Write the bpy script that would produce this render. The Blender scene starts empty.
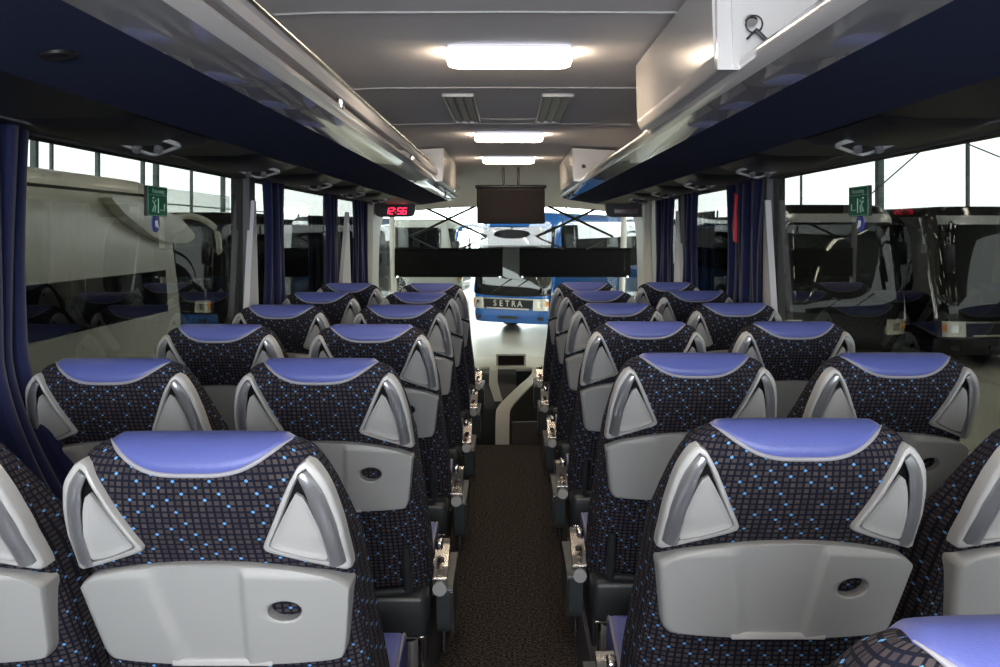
import bpy, math, random
from mathutils import Vector, Matrix
random.seed(4)
PI = math.pi
SC = bpy.context.scene
COL = SC.collection
CZ = 1.65                      # eye height above the aisle floor
GZ = -1.20                     # showroom floor

# ------------------------------------------------------------------ camera
cam = bpy.data.cameras.new('camera'); camo = bpy.data.objects.new('camera', cam); COL.objects.link(camo)
camo.location = (0, 0, CZ); camo.rotation_euler = (PI/2, 0, 0)
cam.sensor_width = 36; cam.lens = 32.4; cam.shift_x = -0.008; cam.shift_y = -0.1015
cam.clip_start = 0.02; cam.clip_end = 300
SC.camera = camo
# ------------------------------------------------------------------ world, exposure
w = bpy.data.worlds.new('sky'); SC.world = w; w.use_nodes = True
bg = w.node_tree.nodes['Background']; bg.inputs[0].default_value = (0.88, 0.95, 0.96, 1); bg.inputs[1].default_value = 9.0
SC.view_settings.view_transform = 'Standard'
try: SC.view_settings.look = 'None'
except Exception: pass
SC.view_settings.gamma = 1.0; SC.view_settings.use_curve_mapping = False
SC.view_settings.exposure = 0.0
SC.cycles.max_bounces = 8; SC.cycles.transparent_max_bounces = 24
SC.cycles.caustics_reflective = False; SC.cycles.caustics_refractive = False
SC.cycles.sample_clamp_indirect = 6.0
LAMP_E = 36.0                  # saloon ceiling lamps
HALL_E = 60.0                  # showroom tube lamps
def area(name, loc, rot, sx, sy, power, col):
    l = bpy.data.lights.new(name, 'AREA'); l.shape = 'RECTANGLE'; l.size = sx; l.size_y = sy; l.energy = power; l.color = col
    o = bpy.data.objects.new(name, l); o.location = loc; o.rotation_euler = rot; COL.objects.link(o); return o
# daylight entering through the rear window behind the camera
area('rear_window_daylight', (0, -1.32, 1.72), (math.radians(100), 0, 0), 2.0, 0.75, 100, (0.90, 0.94, 1.0))

# ------------------------------------------------------------------ materials
def mat(name, col, rough=0.5, metal=0.0, spec=0.5, emit=None, es=0, coat=0.0, var=0.0, vscale=8, bump=0.0, bscale=300, sheen=0.0):
    m = bpy.data.materials.new(name); m.use_nodes = True; nt = m.node_tree; b = nt.nodes['Principled BSDF']
    b.inputs['Base Color'].default_value = (*col, 1); b.inputs['Roughness'].default_value = rough
    b.inputs['Metallic'].default_value = metal; b.inputs['Specular IOR Level'].default_value = spec
    b.inputs['Coat Weight'].default_value = coat
    if sheen: b.inputs['Sheen Weight'].default_value = sheen
    if emit: b.inputs['Emission Color'].default_value = (*emit, 1); b.inputs['Emission Strength'].default_value = es
    tc = nt.nodes.new('ShaderNodeTexCoord')
    if var:
        n = nt.nodes.new('ShaderNodeTexNoise'); n.inputs['Scale'].default_value = vscale; n.inputs['Detail'].default_value = 4
        nt.links.new(tc.outputs['Object'], n.inputs['Vector'])
        r = nt.nodes.new('ShaderNodeMix'); r.data_type = 'RGBA'
        r.inputs[6].default_value = (*[c*(1-var) for c in col], 1); r.inputs[7].default_value = (*[min(1, c*(1+var)) for c in col], 1)
        nt.links.new(n.outputs['Fac'], r.inputs[0]); nt.links.new(r.outputs[2], b.inputs['Base Color'])
    if bump:
        n2 = nt.nodes.new('ShaderNodeTexNoise'); n2.inputs['Scale'].default_value = bscale
        nt.links.new(tc.outputs['Object'], n2.inputs['Vector'])
        bp = nt.nodes.new('ShaderNodeBump'); bp.inputs['Strength'].default_value = bump; bp.inputs['Distance'].default_value = 0.002
        nt.links.new(n2.outputs['Fac'], bp.inputs['Height']); nt.links.new(bp.outputs['Normal'], b.inputs['Normal'])
    return m
def mathn(nt, op, a, b=None, clamp=False):
    n = nt.nodes.new('ShaderNodeMath'); n.operation = op; n.use_clamp = clamp
    for i, v in enumerate((a, b)):
        if v is None: continue
        if isinstance(v, (int, float)): n.inputs[i].default_value = v
        else: nt.links.new(v, n.inputs[i])
    return n.outputs[0]
def fabric_mat():
    m = bpy.data.materials.new('dotted_fabric'); m.use_nodes = True; nt = m.node_tree; b = nt.nodes['Principled BSDF']
    b.inputs['Roughness'].default_value = 0.95; b.inputs['Specular IOR Level'].default_value = 0.15
    uv = nt.nodes.new('ShaderNodeUVMap'); uv.uv_map = 'UVMap'
    oi = nt.nodes.new('ShaderNodeObjectInfo')
    sc = nt.nodes.new('ShaderNodeVectorMath'); sc.operation = 'SCALE'; sc.inputs['Scale'].default_value = 1/0.0108
    nt.links.new(uv.outputs[0], sc.inputs[0])
    fr = nt.nodes.new('ShaderNodeVectorMath'); fr.operation = 'FRACTION'; nt.links.new(sc.outputs[0], fr.inputs[0])
    fl = nt.nodes.new('ShaderNodeVectorMath'); fl.operation = 'FLOOR'; nt.links.new(sc.outputs[0], fl.inputs[0])
    s = nt.nodes.new('ShaderNodeSeparateXYZ'); nt.links.new(fr.outputs[0], s.inputs[0])
    ax = mathn(nt, 'ABSOLUTE', mathn(nt, 'SUBTRACT', s.outputs[0], 0.5)); ay = mathn(nt, 'ABSOLUTE', mathn(nt, 'SUBTRACT', s.outputs[1], 0.5))
    mx = mathn(nt, 'MAXIMUM', ax, ay)
    sq = mathn(nt, 'LESS_THAN', mx, 0.33)
    wn = nt.nodes.new('ShaderNodeTexWhiteNoise'); wn.noise_dimensions = '2D'; nt.links.new(fl.outputs[0], wn.inputs['Vector'])
    # dots sit on the grid crossings
    ofs = nt.nodes.new('ShaderNodeVectorMath'); ofs.operation = 'ADD'; ofs.inputs[1].default_value = (0.5, 0.5, 0); nt.links.new(sc.outputs[0], ofs.inputs[0])
    fr2 = nt.nodes.new('ShaderNodeVectorMath'); fr2.operation = 'FRACTION'; nt.links.new(ofs.outputs[0], fr2.inputs[0])
    fl2 = nt.nodes.new('ShaderNodeVectorMath'); fl2.operation = 'FLOOR'; nt.links.new(ofs.outputs[0], fl2.inputs[0])
    s2 = nt.nodes.new('ShaderNodeSeparateXYZ'); nt.links.new(fr2.outputs[0], s2.inputs[0])
    s3 = nt.nodes.new('ShaderNodeSeparateXYZ'); nt.links.new(fl2.outputs[0], s3.inputs[0])
    a2 = mathn(nt, 'ABSOLUTE', mathn(nt, 'SUBTRACT', s2.outputs[0], 0.5)); b2 = mathn(nt, 'ABSOLUTE', mathn(nt, 'SUBTRACT', s2.outputs[1], 0.5))
    near = mathn(nt, 'LESS_THAN', mathn(nt, 'ADD', a2, b2), 0.29)
    # regular woven repeat: every third column, staggered per row
    kk = mathn(nt, 'ADD', s3.outputs[0], mathn(nt, 'MULTIPLY', s3.outputs[1], 2.0))
    rep = mathn(nt, 'LESS_THAN', mathn(nt, 'MODULO', mathn(nt, 'ADD', kk, 5000.0), 5.0), 0.5)
    wn2 = nt.nodes.new('ShaderNodeTexWhiteNoise'); wn2.noise_dimensions = '2D'; nt.links.new(fl2.outputs[0], wn2.inputs['Vector'])
    keep = mathn(nt, 'GREATER_THAN', wn2.outputs['Value'], 0.30)
    dot = mathn(nt, 'MULTIPLY', mathn(nt, 'MULTIPLY', near, rep), keep)
    m1 = nt.nodes.new('ShaderNodeMix'); m1.data_type = 'RGBA'
    m1.inputs[6].default_value = (0.036, 0.032, 0.039, 1); m1.inputs[7].default_value = (0.074, 0.062, 0.063, 1)
    nt.links.new(wn.outputs['Value'], m1.inputs[0])
    m2 = nt.nodes.new('ShaderNodeMix'); m2.data_type = 'RGBA'; m2.inputs[6].default_value = (0.008, 0.009, 0.018, 1)
    nt.links.new(sq, m2.inputs[0]); nt.links.new(m1.outputs[2], m2.inputs[7])
    m3 = nt.nodes.new('ShaderNodeMix'); m3.data_type = 'RGBA'; m3.inputs[7].default_value = (0.12, 0.33, 0.70, 1)
    nt.links.new(dot, m3.inputs[0]); nt.links.new(m2.outputs[2], m3.inputs[6])
    nt.links.new(m3.outputs[2], b.inputs['Base Color'])
    return m
def glass_mat(name, tint, refl=1.0, rough=0.0):
    m = bpy.data.materials.new(name); m.use_nodes = True; nt = m.node_tree
    for n in list(nt.nodes): nt.nodes.remove(n)
    out = nt.nodes.new('ShaderNodeOutputMaterial'); t = nt.nodes.new('ShaderNodeBsdfTransparent'); t.inputs[0].default_value = (*tint, 1)
    g = nt.nodes.new('ShaderNodeBsdfGlossy'); g.inputs['Roughness'].default_value = rough
    ge = nt.nodes.new('ShaderNodeNewGeometry'); dp = nt.nodes.new('ShaderNodeVectorMath'); dp.operation = 'DOT_PRODUCT'
    nt.links.new(ge.outputs['Normal'], dp.inputs[0]); nt.links.new(ge.outputs['Incoming'], dp.inputs[1])
    c_ = mathn(nt, 'SUBTRACT', 1.0, mathn(nt, 'ABSOLUTE', dp.outputs['Value']), True)
    k = mathn(nt, 'MULTIPLY', mathn(nt, 'ADD', mathn(nt, 'MULTIPLY', mathn(nt, 'POWER', c_, 5.0), 0.96), 0.04), refl, True)
    mx = nt.nodes.new('ShaderNodeMixShader'); nt.links.new(k, mx.inputs[0]); nt.links.new(t.outputs[0], mx.inputs[1]); nt.links.new(g.outputs[0], mx.inputs[2])
    nt.links.new(mx.outputs[0], out.inputs[0]); return m
def grip_mat():
    m = mat('ribbed_silver', (0.42, 0.43, 0.46), 0.32, 0.75); nt = m.node_tree; b = nt.nodes['Principled BSDF']
    tc = nt.nodes.new('ShaderNodeTexCoord'); ck = nt.nodes.new('ShaderNodeTexChecker'); ck.inputs['Scale'].default_value = 330
    nt.links.new(tc.outputs['Object'], ck.inputs['Vector'])
    bp = nt.nodes.new('ShaderNodeBump'); bp.inputs['Strength'].default_value = 0.5; bp.inputs['Distance'].default_value = 0.001
    nt.links.new(ck.outputs['Fac'], bp.inputs['Height']); nt.links.new(bp.outputs['Normal'], b.inputs['Normal'])
    return m
def floor_tile_mat():
    m = mat('showroom_tile', (0.45, 0.42, 0.35), 0.3, spec=0.4, var=0.06, vscale=0.4); nt = m.node_tree; b = nt.nodes['Principled BSDF']
    return m
def carpet_mat():
    m = mat('aisle_carpet', (0.03, 0.026, 0.024), 1.0, spec=0.05); nt = m.node_tree; b = nt.nodes['Principled BSDF']
    tc = nt.nodes.new('ShaderNodeTexCoord'); n = nt.nodes.new('ShaderNodeTexNoise'); n.inputs['Scale'].default_value = 95; n.inputs['Detail'].default_value = 3
    nt.links.new(tc.outputs['Object'], n.inputs['Vector'])
    r = nt.nodes.new('ShaderNodeValToRGB'); r.color_ramp.elements[0].position = 0.35; r.color_ramp.elements[0].color = (0.010, 0.009, 0.009, 1)
    r.color_ramp.elements[1].position = 0.72; r.color_ramp.elements[1].color = (0.15, 0.132, 0.122, 1)
    nt.links.new(n.outputs['Fac'], r.inputs[0]); nt.links.new(r.outputs[0], b.inputs['Base Color'])
    return m
M = dict(
    fabric=fabric_mat(), grip=grip_mat(), tile=floor_tile_mat(), carpet=carpet_mat(),
    leather=mat('blue_leather', (0.095, 0.120, 0.37), 0.42, spec=0.45, bump=0.25, bscale=420, var=0.04),
    piping=mat('grey_piping', (0.31, 0.31, 0.35), 0.6),
    plastic=mat('light_grey_plastic', (0.385, 0.39, 0.39), 0.42, spec=0.4, bump=0.06, bscale=900),
    plastic_w=mat('pale_plastic', (0.47, 0.47, 0.47), 0.35, spec=0.45),
    dark_plastic=mat('charcoal_plastic', (0.028, 0.032, 0.036), 0.38, spec=0.4),
    teal=mat('slate_plastic', (0.055, 0.068, 0.075), 0.35, spec=0.5), silver_gloss=mat('silver_gloss', (0.40, 0.40, 0.42), 0.15, 0.2, spec=0.8, coat=1.0),
    dim_silver=mat('dim_silver', (0.16, 0.16, 0.18), 0.35, 0.4),
    black=mat('black_plastic', (0.008, 0.008, 0.009), 0.4, spec=0.3),
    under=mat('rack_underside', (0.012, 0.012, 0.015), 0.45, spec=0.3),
    chrome=mat('chrome', (0.80, 0.80, 0.80), 0.07, 1.0),
    satin=mat('satin_metal', (0.62, 0.60, 0.58), 0.22, 1.0),
    strip_w=mat('white_trim_gloss', (0.66, 0.66, 0.67), 0.16, spec=0.7, coat=0.5),
    navy=mat('navy_felt', (0.032, 0.040, 0.085), 0.95, spec=0.1, var=0.15, vscale=60, bump=0.3, bscale=700),
    ceil=mat('ceiling_felt', (0.74, 0.72, 0.73), 0.9, spec=0.15, var=0.03, vscale=30, bump=0.2, bscale=600),
    ceil_f=mat('front_dome', (0.42, 0.40, 0.38), 0.6, spec=0.3),
    seam=mat('seam_strip', (0.45, 0.45, 0.46), 0.5),
    wall=mat('side_wall_grey', (0.10, 0.10, 0.115), 0.8),
    pillar=mat('pillar_grey', (0.52, 0.52, 0.55), 0.5),
    cream=mat('cream_panel', (0.62, 0.61, 0.56), 0.5),
    curtain=mat('navy_curtain', (0.012, 0.016, 0.060), 0.85, spec=0.15, var=0.2, vscale=20, sheen=0.2),
    curtain_w=mat('pale_curtain', (0.62, 0.62, 0.58), 0.9),
    red=mat('red_band', (0.55, 0.02, 0.03), 0.6),
    locker=mat('locker_gloss', (0.62, 0.60, 0.585), 0.22, spec=0.6),
    warm=mat('lamp_glow', (0.9, 0.9, 0.9), 0.5, emit=(1.0, 0.80, 0.58), es=LAMP_E),
    cool=mat('lamp_cover', (0.8, 0.8, 0.85), 0.3, emit=(0.90, 0.92, 1.0), es=1.1),
    led=mat('red_led', (0.3, 0, 0.01), 0.5, emit=(1.0, 0.02, 0.07), es=4.5),
    led_dim=mat('display_panel', (0.09, 0.05, 0.07), 0.3),
    screen=mat('screen', (0.016, 0.012, 0.012), 0.6, spec=0.12),
    blind=mat('black_blind', (0.006, 0.006, 0.006), 0.9, spec=0.1),
    glass=glass_mat('tinted_pane', (0.41, 0.42, 0.405), 0.6), clear=glass_mat('clear_pane', (0.95, 0.98, 0.96), 0.35),
    sign=mat('sign_green', (0.0, 0.16, 0.08), 0.5), sign_w=mat('sign_pale', (0.35, 0.60, 0.45), 0.5), sign_b=mat('sticker_blue', (0.03, 0.05, 0.30), 0.5),
    white=mat('white_mark', (0.75, 0.75, 0.75), 0.5),
    bus_white=mat('white_paint', (0.66, 0.66, 0.60), 0.3, spec=0.5, coat=0.2), bus_black=mat('black_paint', (0.007, 0.007, 0.008), 0.08, spec=0.4, coat=0.2),
    bus_blue=mat('blue_paint', (0.012, 0.10, 0.36), 0.2, coat=1.0), bus_silver=mat('silver_paint', (0.55, 0.56, 0.57), 0.3, 0.5, coat=0.5),
    bus_glass=mat('dark_bus_glass', (0.006, 0.007, 0.007), 0.02, spec=0.55), tyre=mat('tyre', (0.012, 0.012, 0.012), 0.8),
    hub=mat('alloy_hub', (0.7, 0.7, 0.7), 0.25, 0.9), lens=mat('headlamp_lens', (0.75, 0.72, 0.62), 0.1, 0.4, coat=1.0),
    amber=mat('amber_lens', (0.8, 0.3, 0.05), 0.2),
    steel=mat('window_post_paint', (0.10, 0.13, 0.13), 0.5), dado=mat('showroom_dado', (0.20, 0.21, 0.20), 0.7),
    roof=mat('showroom_roof', (0.35, 0.35, 0.34), 0.8), tube=mat('tube_lamp', (1, 1, 1), 0.5, emit=(1.0, 0.93, 0.78), es=HALL_E),
    facade=mat('pale_facade', (0.5, 0.52, 0.5), 0.8), gtext=mat('green_lettering', (0.10, 0.40, 0.20), 0.5),
)

# ------------------------------------------------------------------ object helpers
def link(o, parent=None):
    COL.objects.link(o)
    if parent is not None: o.parent = parent
    return o
def mk(name, V, F, m, parent=None, smooth=True, uv=None, loc=None, auto=40):
    me = bpy.data.meshes.new(name); me.from_pydata([tuple(v) for v in V], [], F); me.update()
    if uv is not None:
        l = me.uv_layers.new(name='UVMap')
        for lp in me.loops: l.data[lp.index].uv = uv[lp.vertex_index]
    me.materials.append(m)
    if smooth:
        for p in me.polygons: p.use_smooth = True
        try: me.set_sharp_from_angle(angle=math.radians(auto))
        except Exception: pass
    o = bpy.data.objects.new(name, me)
    if loc: o.location = loc
    return link(o, parent)
def empty(name, loc, label, cat, group=None, rz=0):
    o = bpy.data.objects.new(name, None); o.empty_display_size = .1; COL.objects.link(o); o.location = loc; o.rotation_euler = (0, 0, rz)
    return tag(o, label, cat, group)
def tag(o, label=None, cat=None, group=None, kind=None):
    if label: o['label'] = label
    if cat: o['category'] = cat
    if group: o['group'] = group
    if kind: o['kind'] = kind
    return o
def kids(o): return [c for c in bpy.data.objects if c.parent == o]
def copy_tree(o, parent=None):
    c = o.copy(); COL.objects.link(c); c.parent = parent
    for ch in kids(o): copy_tree(ch, c)
    return c
class MB:
    def __init__(s): s.V = []; s.F = []
    def add(s, V, F):
        n = len(s.V); s.V += [Vector(v) for v in V]; s.F += [tuple(i+n for i in f) for f in F]; return s
    def box(s, x0, x1, y0, y1, z0, z1, bev=0.0):
        if x0 > x1: x0, x1 = x1, x0
        if y0 > y1: y0, y1 = y1, y0
        if z0 > z1: z0, z1 = z1, z0
        b = min(bev, (x1-x0)*.45, (y1-y0)*.45, (z1-z0)*.45)
        if b <= 0:
            V = [(x, y, z) for x in (x0, x1) for y in (y0, y1) for z in (z0, z1)]
            return s.add(V, [(0, 1, 3, 2), (4, 6, 7, 5), (0, 4, 5, 1), (2, 3, 7, 6), (0, 2, 6, 4), (1, 5, 7, 3)])
        import bmesh
        bm = bmesh.new(); bmesh.ops.create_cube(bm, size=1)
        for v in bm.verts: v.co = Vector(((x0+x1)/2+v.co.x*(x1-x0), (y0+y1)/2+v.co.y*(y1-y0), (z0+z1)/2+v.co.z*(z1-z0)))
        bmesh.ops.bevel(bm, geom=bm.edges[:], offset=b, segments=3, profile=0.5, affect='EDGES')
        bm.verts.index_update(); V = [v.co.copy() for v in bm.verts]; F = [tuple(v.index for v in f.verts) for f in bm.faces]; bm.free()
        return s.add(V, F)
    def tube(s, P, r, n=10, closed=False, flat=None, nrm=None):
        P = [Vector(p) for p in P]; L = len(P); V = []; F = []
        for i, p in enumerate(P):
            a = P[(i-1) % L] if closed or i > 0 else P[i]; b = P[(i+1) % L] if closed or i < L-1 else P[i]
            t = (b-a).normalized(); up = Vector(nrm[i]) if nrm else (Vector((0, 0, 1)) if abs(t.z) < .9 else Vector((0, 1, 0)))
            u = t.cross(up).normalized(); v = u.cross(t).normalized()
            rr = r[i] if isinstance(r, (list, tuple)) else r
            r1, r2 = (rr, rr) if flat is None else (rr, rr*flat)
            for k in range(n):
                an = 2*PI*k/n; V.append(p+u*math.cos(an)*r1+v*math.sin(an)*r2)
        for i in range(L if closed else L-1):
            for k in range(n):
                a0 = i*n+k; a1 = i*n+(k+1) % n; b0 = ((i+1) % L)*n+k; b1 = ((i+1) % L)*n+(k+1) % n
                F.append((a0, a1, b1, b0))
        if not closed: F.append(tuple(range(n-1, -1, -1))); F.append(tuple((L-1)*n+k for k in range(n)))
        return s.add(V, F)
    def cyl(s, a, b, r, n=20): return s.tube([a, b], r, n)
    def prism(s, pts, h0, h1, fn):      # pts 2D polygon, fn(u,v,h)->3D
        n = len(pts); V = [fn(u, v, h0) for u, v in pts]+[fn(u, v, h1) for u, v in pts]
        F = [tuple(range(n-1, -1, -1)), tuple(range(n, 2*n))]+[(i, (i+1) % n, n+(i+1) % n, n+i) for i in range(n)]
        return s.add(V, F)
    def build(s, name, m, parent=None, smooth=True, auto=40):
        return mk(name, s.V, s.F, m, parent, smooth, auto=auto)
def struct(name, mb, m, smooth=False):
    o = mb.build(name, m, None, smooth); o['kind'] = 'structure'; return o
def spline(pts, n=12, closed=True):
    out = []; L = len(pts)
    for i in range(L if closed else L-1):
        if closed: p0, p1, p2, p3 = pts[(i-1) % L], pts[i], pts[(i+1) % L], pts[(i+2) % L]
        else: p0, p1, p2, p3 = pts[max(i-1, 0)], pts[i], pts[i+1], pts[min(i+2, L-1)]
        for k in range(n):
            t = k/n; out.append(tuple(.5*((2*b)+(-a+c)*t+(2*a-5*b+4*c-d)*t*t+(-a+3*b-3*c+d)*t**3) for a, b, c, d in zip(p0, p1, p2, p3)))
    if not closed: out.append(tuple(pts[-1]))
    return out
def roundpoly(pts, r, n=6):
    out = []; L = len(pts)
    for i in range(L):
        p = Vector(pts[i][:2]); a = Vector(pts[i-1][:2]); b = Vector(pts[(i+1) % L][:2]); rr = pts[i][2] if len(pts[i]) > 2 else r
        da = (a-p); db = (b-p); rr = min(rr, da.length*.49, db.length*.49)
        q0 = p+da.normalized()*rr; q1 = p+db.normalized()*rr
        for k in range(n+1):
            t = k/n; q = q0*(1-t)**2+p*2*t*(1-t)+q1*t*t; out.append((q.x, q.y))
    return out
def resample(poly, n):
    P = [Vector(p) for p in poly]; L = len(P); d = [0]
    for i in range(L): d.append(d[-1]+(P[(i+1) % L]-P[i]).length)
    out = []; j = 0
    for k in range(n):
        t = d[-1]*k/n
        while d[j+1] < t: j += 1
        f = (t-d[j])/max(1e-9, d[j+1]-d[j]); q = P[j].lerp(P[(j+1) % L], f); out.append((q.x, q.y))
    return out
def by_angle(poly, c, n):
    """points of a star-shaped outline at even angles about c"""
    P = [Vector(p)-Vector(c) for p in poly]; out = []
    for k in range(n):
        a = 2*PI*k/n; d = Vector((math.cos(a), math.sin(a))); best = None
        for i in range(len(P)):
            p, q = P[i], P[(i+1) % len(P)]; e = q-p; den = d.x*e.y-d.y*e.x
            if abs(den) < 1e-12: continue
            t = (p.x*e.y-p.y*e.x)/den; s = (p.x*d.y-p.y*d.x)/den
            if t > 0 and -1e-6 <= s <= 1+1e-6 and (best is None or t > best): best = t
        out.append((c[0]+d.x*best, c[1]+d.y*best))
    return out
def plate(outline, prof, surf, extra=None):
    """puffy plate: prof=[(inset fraction towards centroid 1..0, offset)], surf(x,z,off)->3D"""
    n = len(outline); cx = sum(p[0] for p in outline)/n; cz = sum(p[1] for p in outline)/n
    V = []; F = []
    for s, off in prof:
        for p in outline:
            x = cx+(p[0]-cx)*s; z = cz+(p[1]-cz)*s; V.append(surf(x, z, off+(extra(x, z) if extra and off > 0 else 0)))
    for r in range(len(prof)-1):
        for i in range(n): F.append((r*n+i, r*n+(i+1) % n, (r+1)*n+(i+1) % n, (r+1)*n+i))
    F.append(tuple(range(len(V)-n, len(V))))
    return V, F
def annulus(outer, inner, prof, surf, extra=None):
    """prof=[(lerp 0 outer..1 inner, offset)]"""
    n = len(outer); V = []; F = []
    for s, off in prof:
        for a, b in zip(outer, inner):
            x = a[0]+(b[0]-a[0])*s; z = a[1]+(b[1]-a[1])*s; V.append(surf(x, z, off+(extra(x, z) if extra and off > 0.01 else 0)))
    for r in range(len(prof)-1):
        for i in range(n): F.append((r*n+i, r*n+(i+1) % n, (r+1)*n+(i+1) % n, (r+1)*n+i))
    return V, F
def text_mesh(txt, size, name, m, parent, mtx, depth=0.002, bold=False):
    c = bpy.data.curves.new('t', 'FONT'); c.body = txt; c.size = size; c.extrude = depth; c.align_x = 'CENTER'; c.align_y = 'CENTER'
    if bold: c.offset = size*0.02
    o = bpy.data.objects.new('t', c); COL.objects.link(o); dg = bpy.context.evaluated_depsgraph_get()
    me = bpy.data.meshes.new_from_object(o.evaluated_get(dg)); bpy.data.objects.remove(o)
    me.transform(mtx); me.materials.clear(); me.materials.append(m)
    return link(bpy.data.objects.new(name, me), parent)

# ------------------------------------------------------------------ seat
PZ = 0.25; TOPZ = 1.346-PZ        # podium height, headrest top above podium
def interp(tab, t):
    if t <= tab[0][0]: return tab[0][1]
    for (a, x), (b, y) in zip(tab, tab[1:]):
        if t <= b:
            f = (t-a)/(b-a); return x+(y-x)*f
    return tab[-1][1]
A_T = [(0, .112), (.0015, .128), (.004, .140), (.009, .153), (.018, .166), (.03, .174), (.05, .182), (.08, .190), (.12, .197), (.2, .205), (.35, .215), (.5, .230), (.64, .235)]
def fa(t): return interp(A_T, max(t, 0))
def fb(t):
    r = .055
    if t < r: return .062*math.sqrt(max(0, 1-(1-t/r)**2))
    return interp([(r, .062), (.2, .066), (.4, .072), (.64, .08)], t)
def fyc(t): return interp([(0, 0), (.05, .010), (.10, .030), (.15, .056), (.20, .090), (.25, .116), (.385, .185), (.64, .290)], t)
NE = 3.0
def body_pt(th, t, off=0.0):
    a = fa(t)+off; b = fb(t)+off; c, s = math.cos(th), math.sin(th)
    x = a*math.copysign(abs(c)**(2/NE), c); y = b*math.copysign(abs(s)**(2/NE), s)
    if s > 0: y += .10*(max(0, abs(x)/a-.55)/.45)**1.5*max(0, min(1, (t-.03)/.17))     # bolsters reach forward
    return Vector((x, fyc(t)+y, TOPZ-t))
def yb(t, x=0):
    q = min(1, abs(x)/fa(t)); return fyc(t)-fb(t)*(1-q**NE)**(1/NE)
def back_surf(x, t, off): return Vector((x, fyc(t)-fb(t)-.002+.55*x*x-off, TOPZ-t))
def ear_surf(x, t, off):
    q = max(0, abs(x)-.085); return Vector((x, fyc(t)-.067+1.7*q*q+(.0 if t > .06 else (.06-t)*.28)-off, TOPZ-t))

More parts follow.
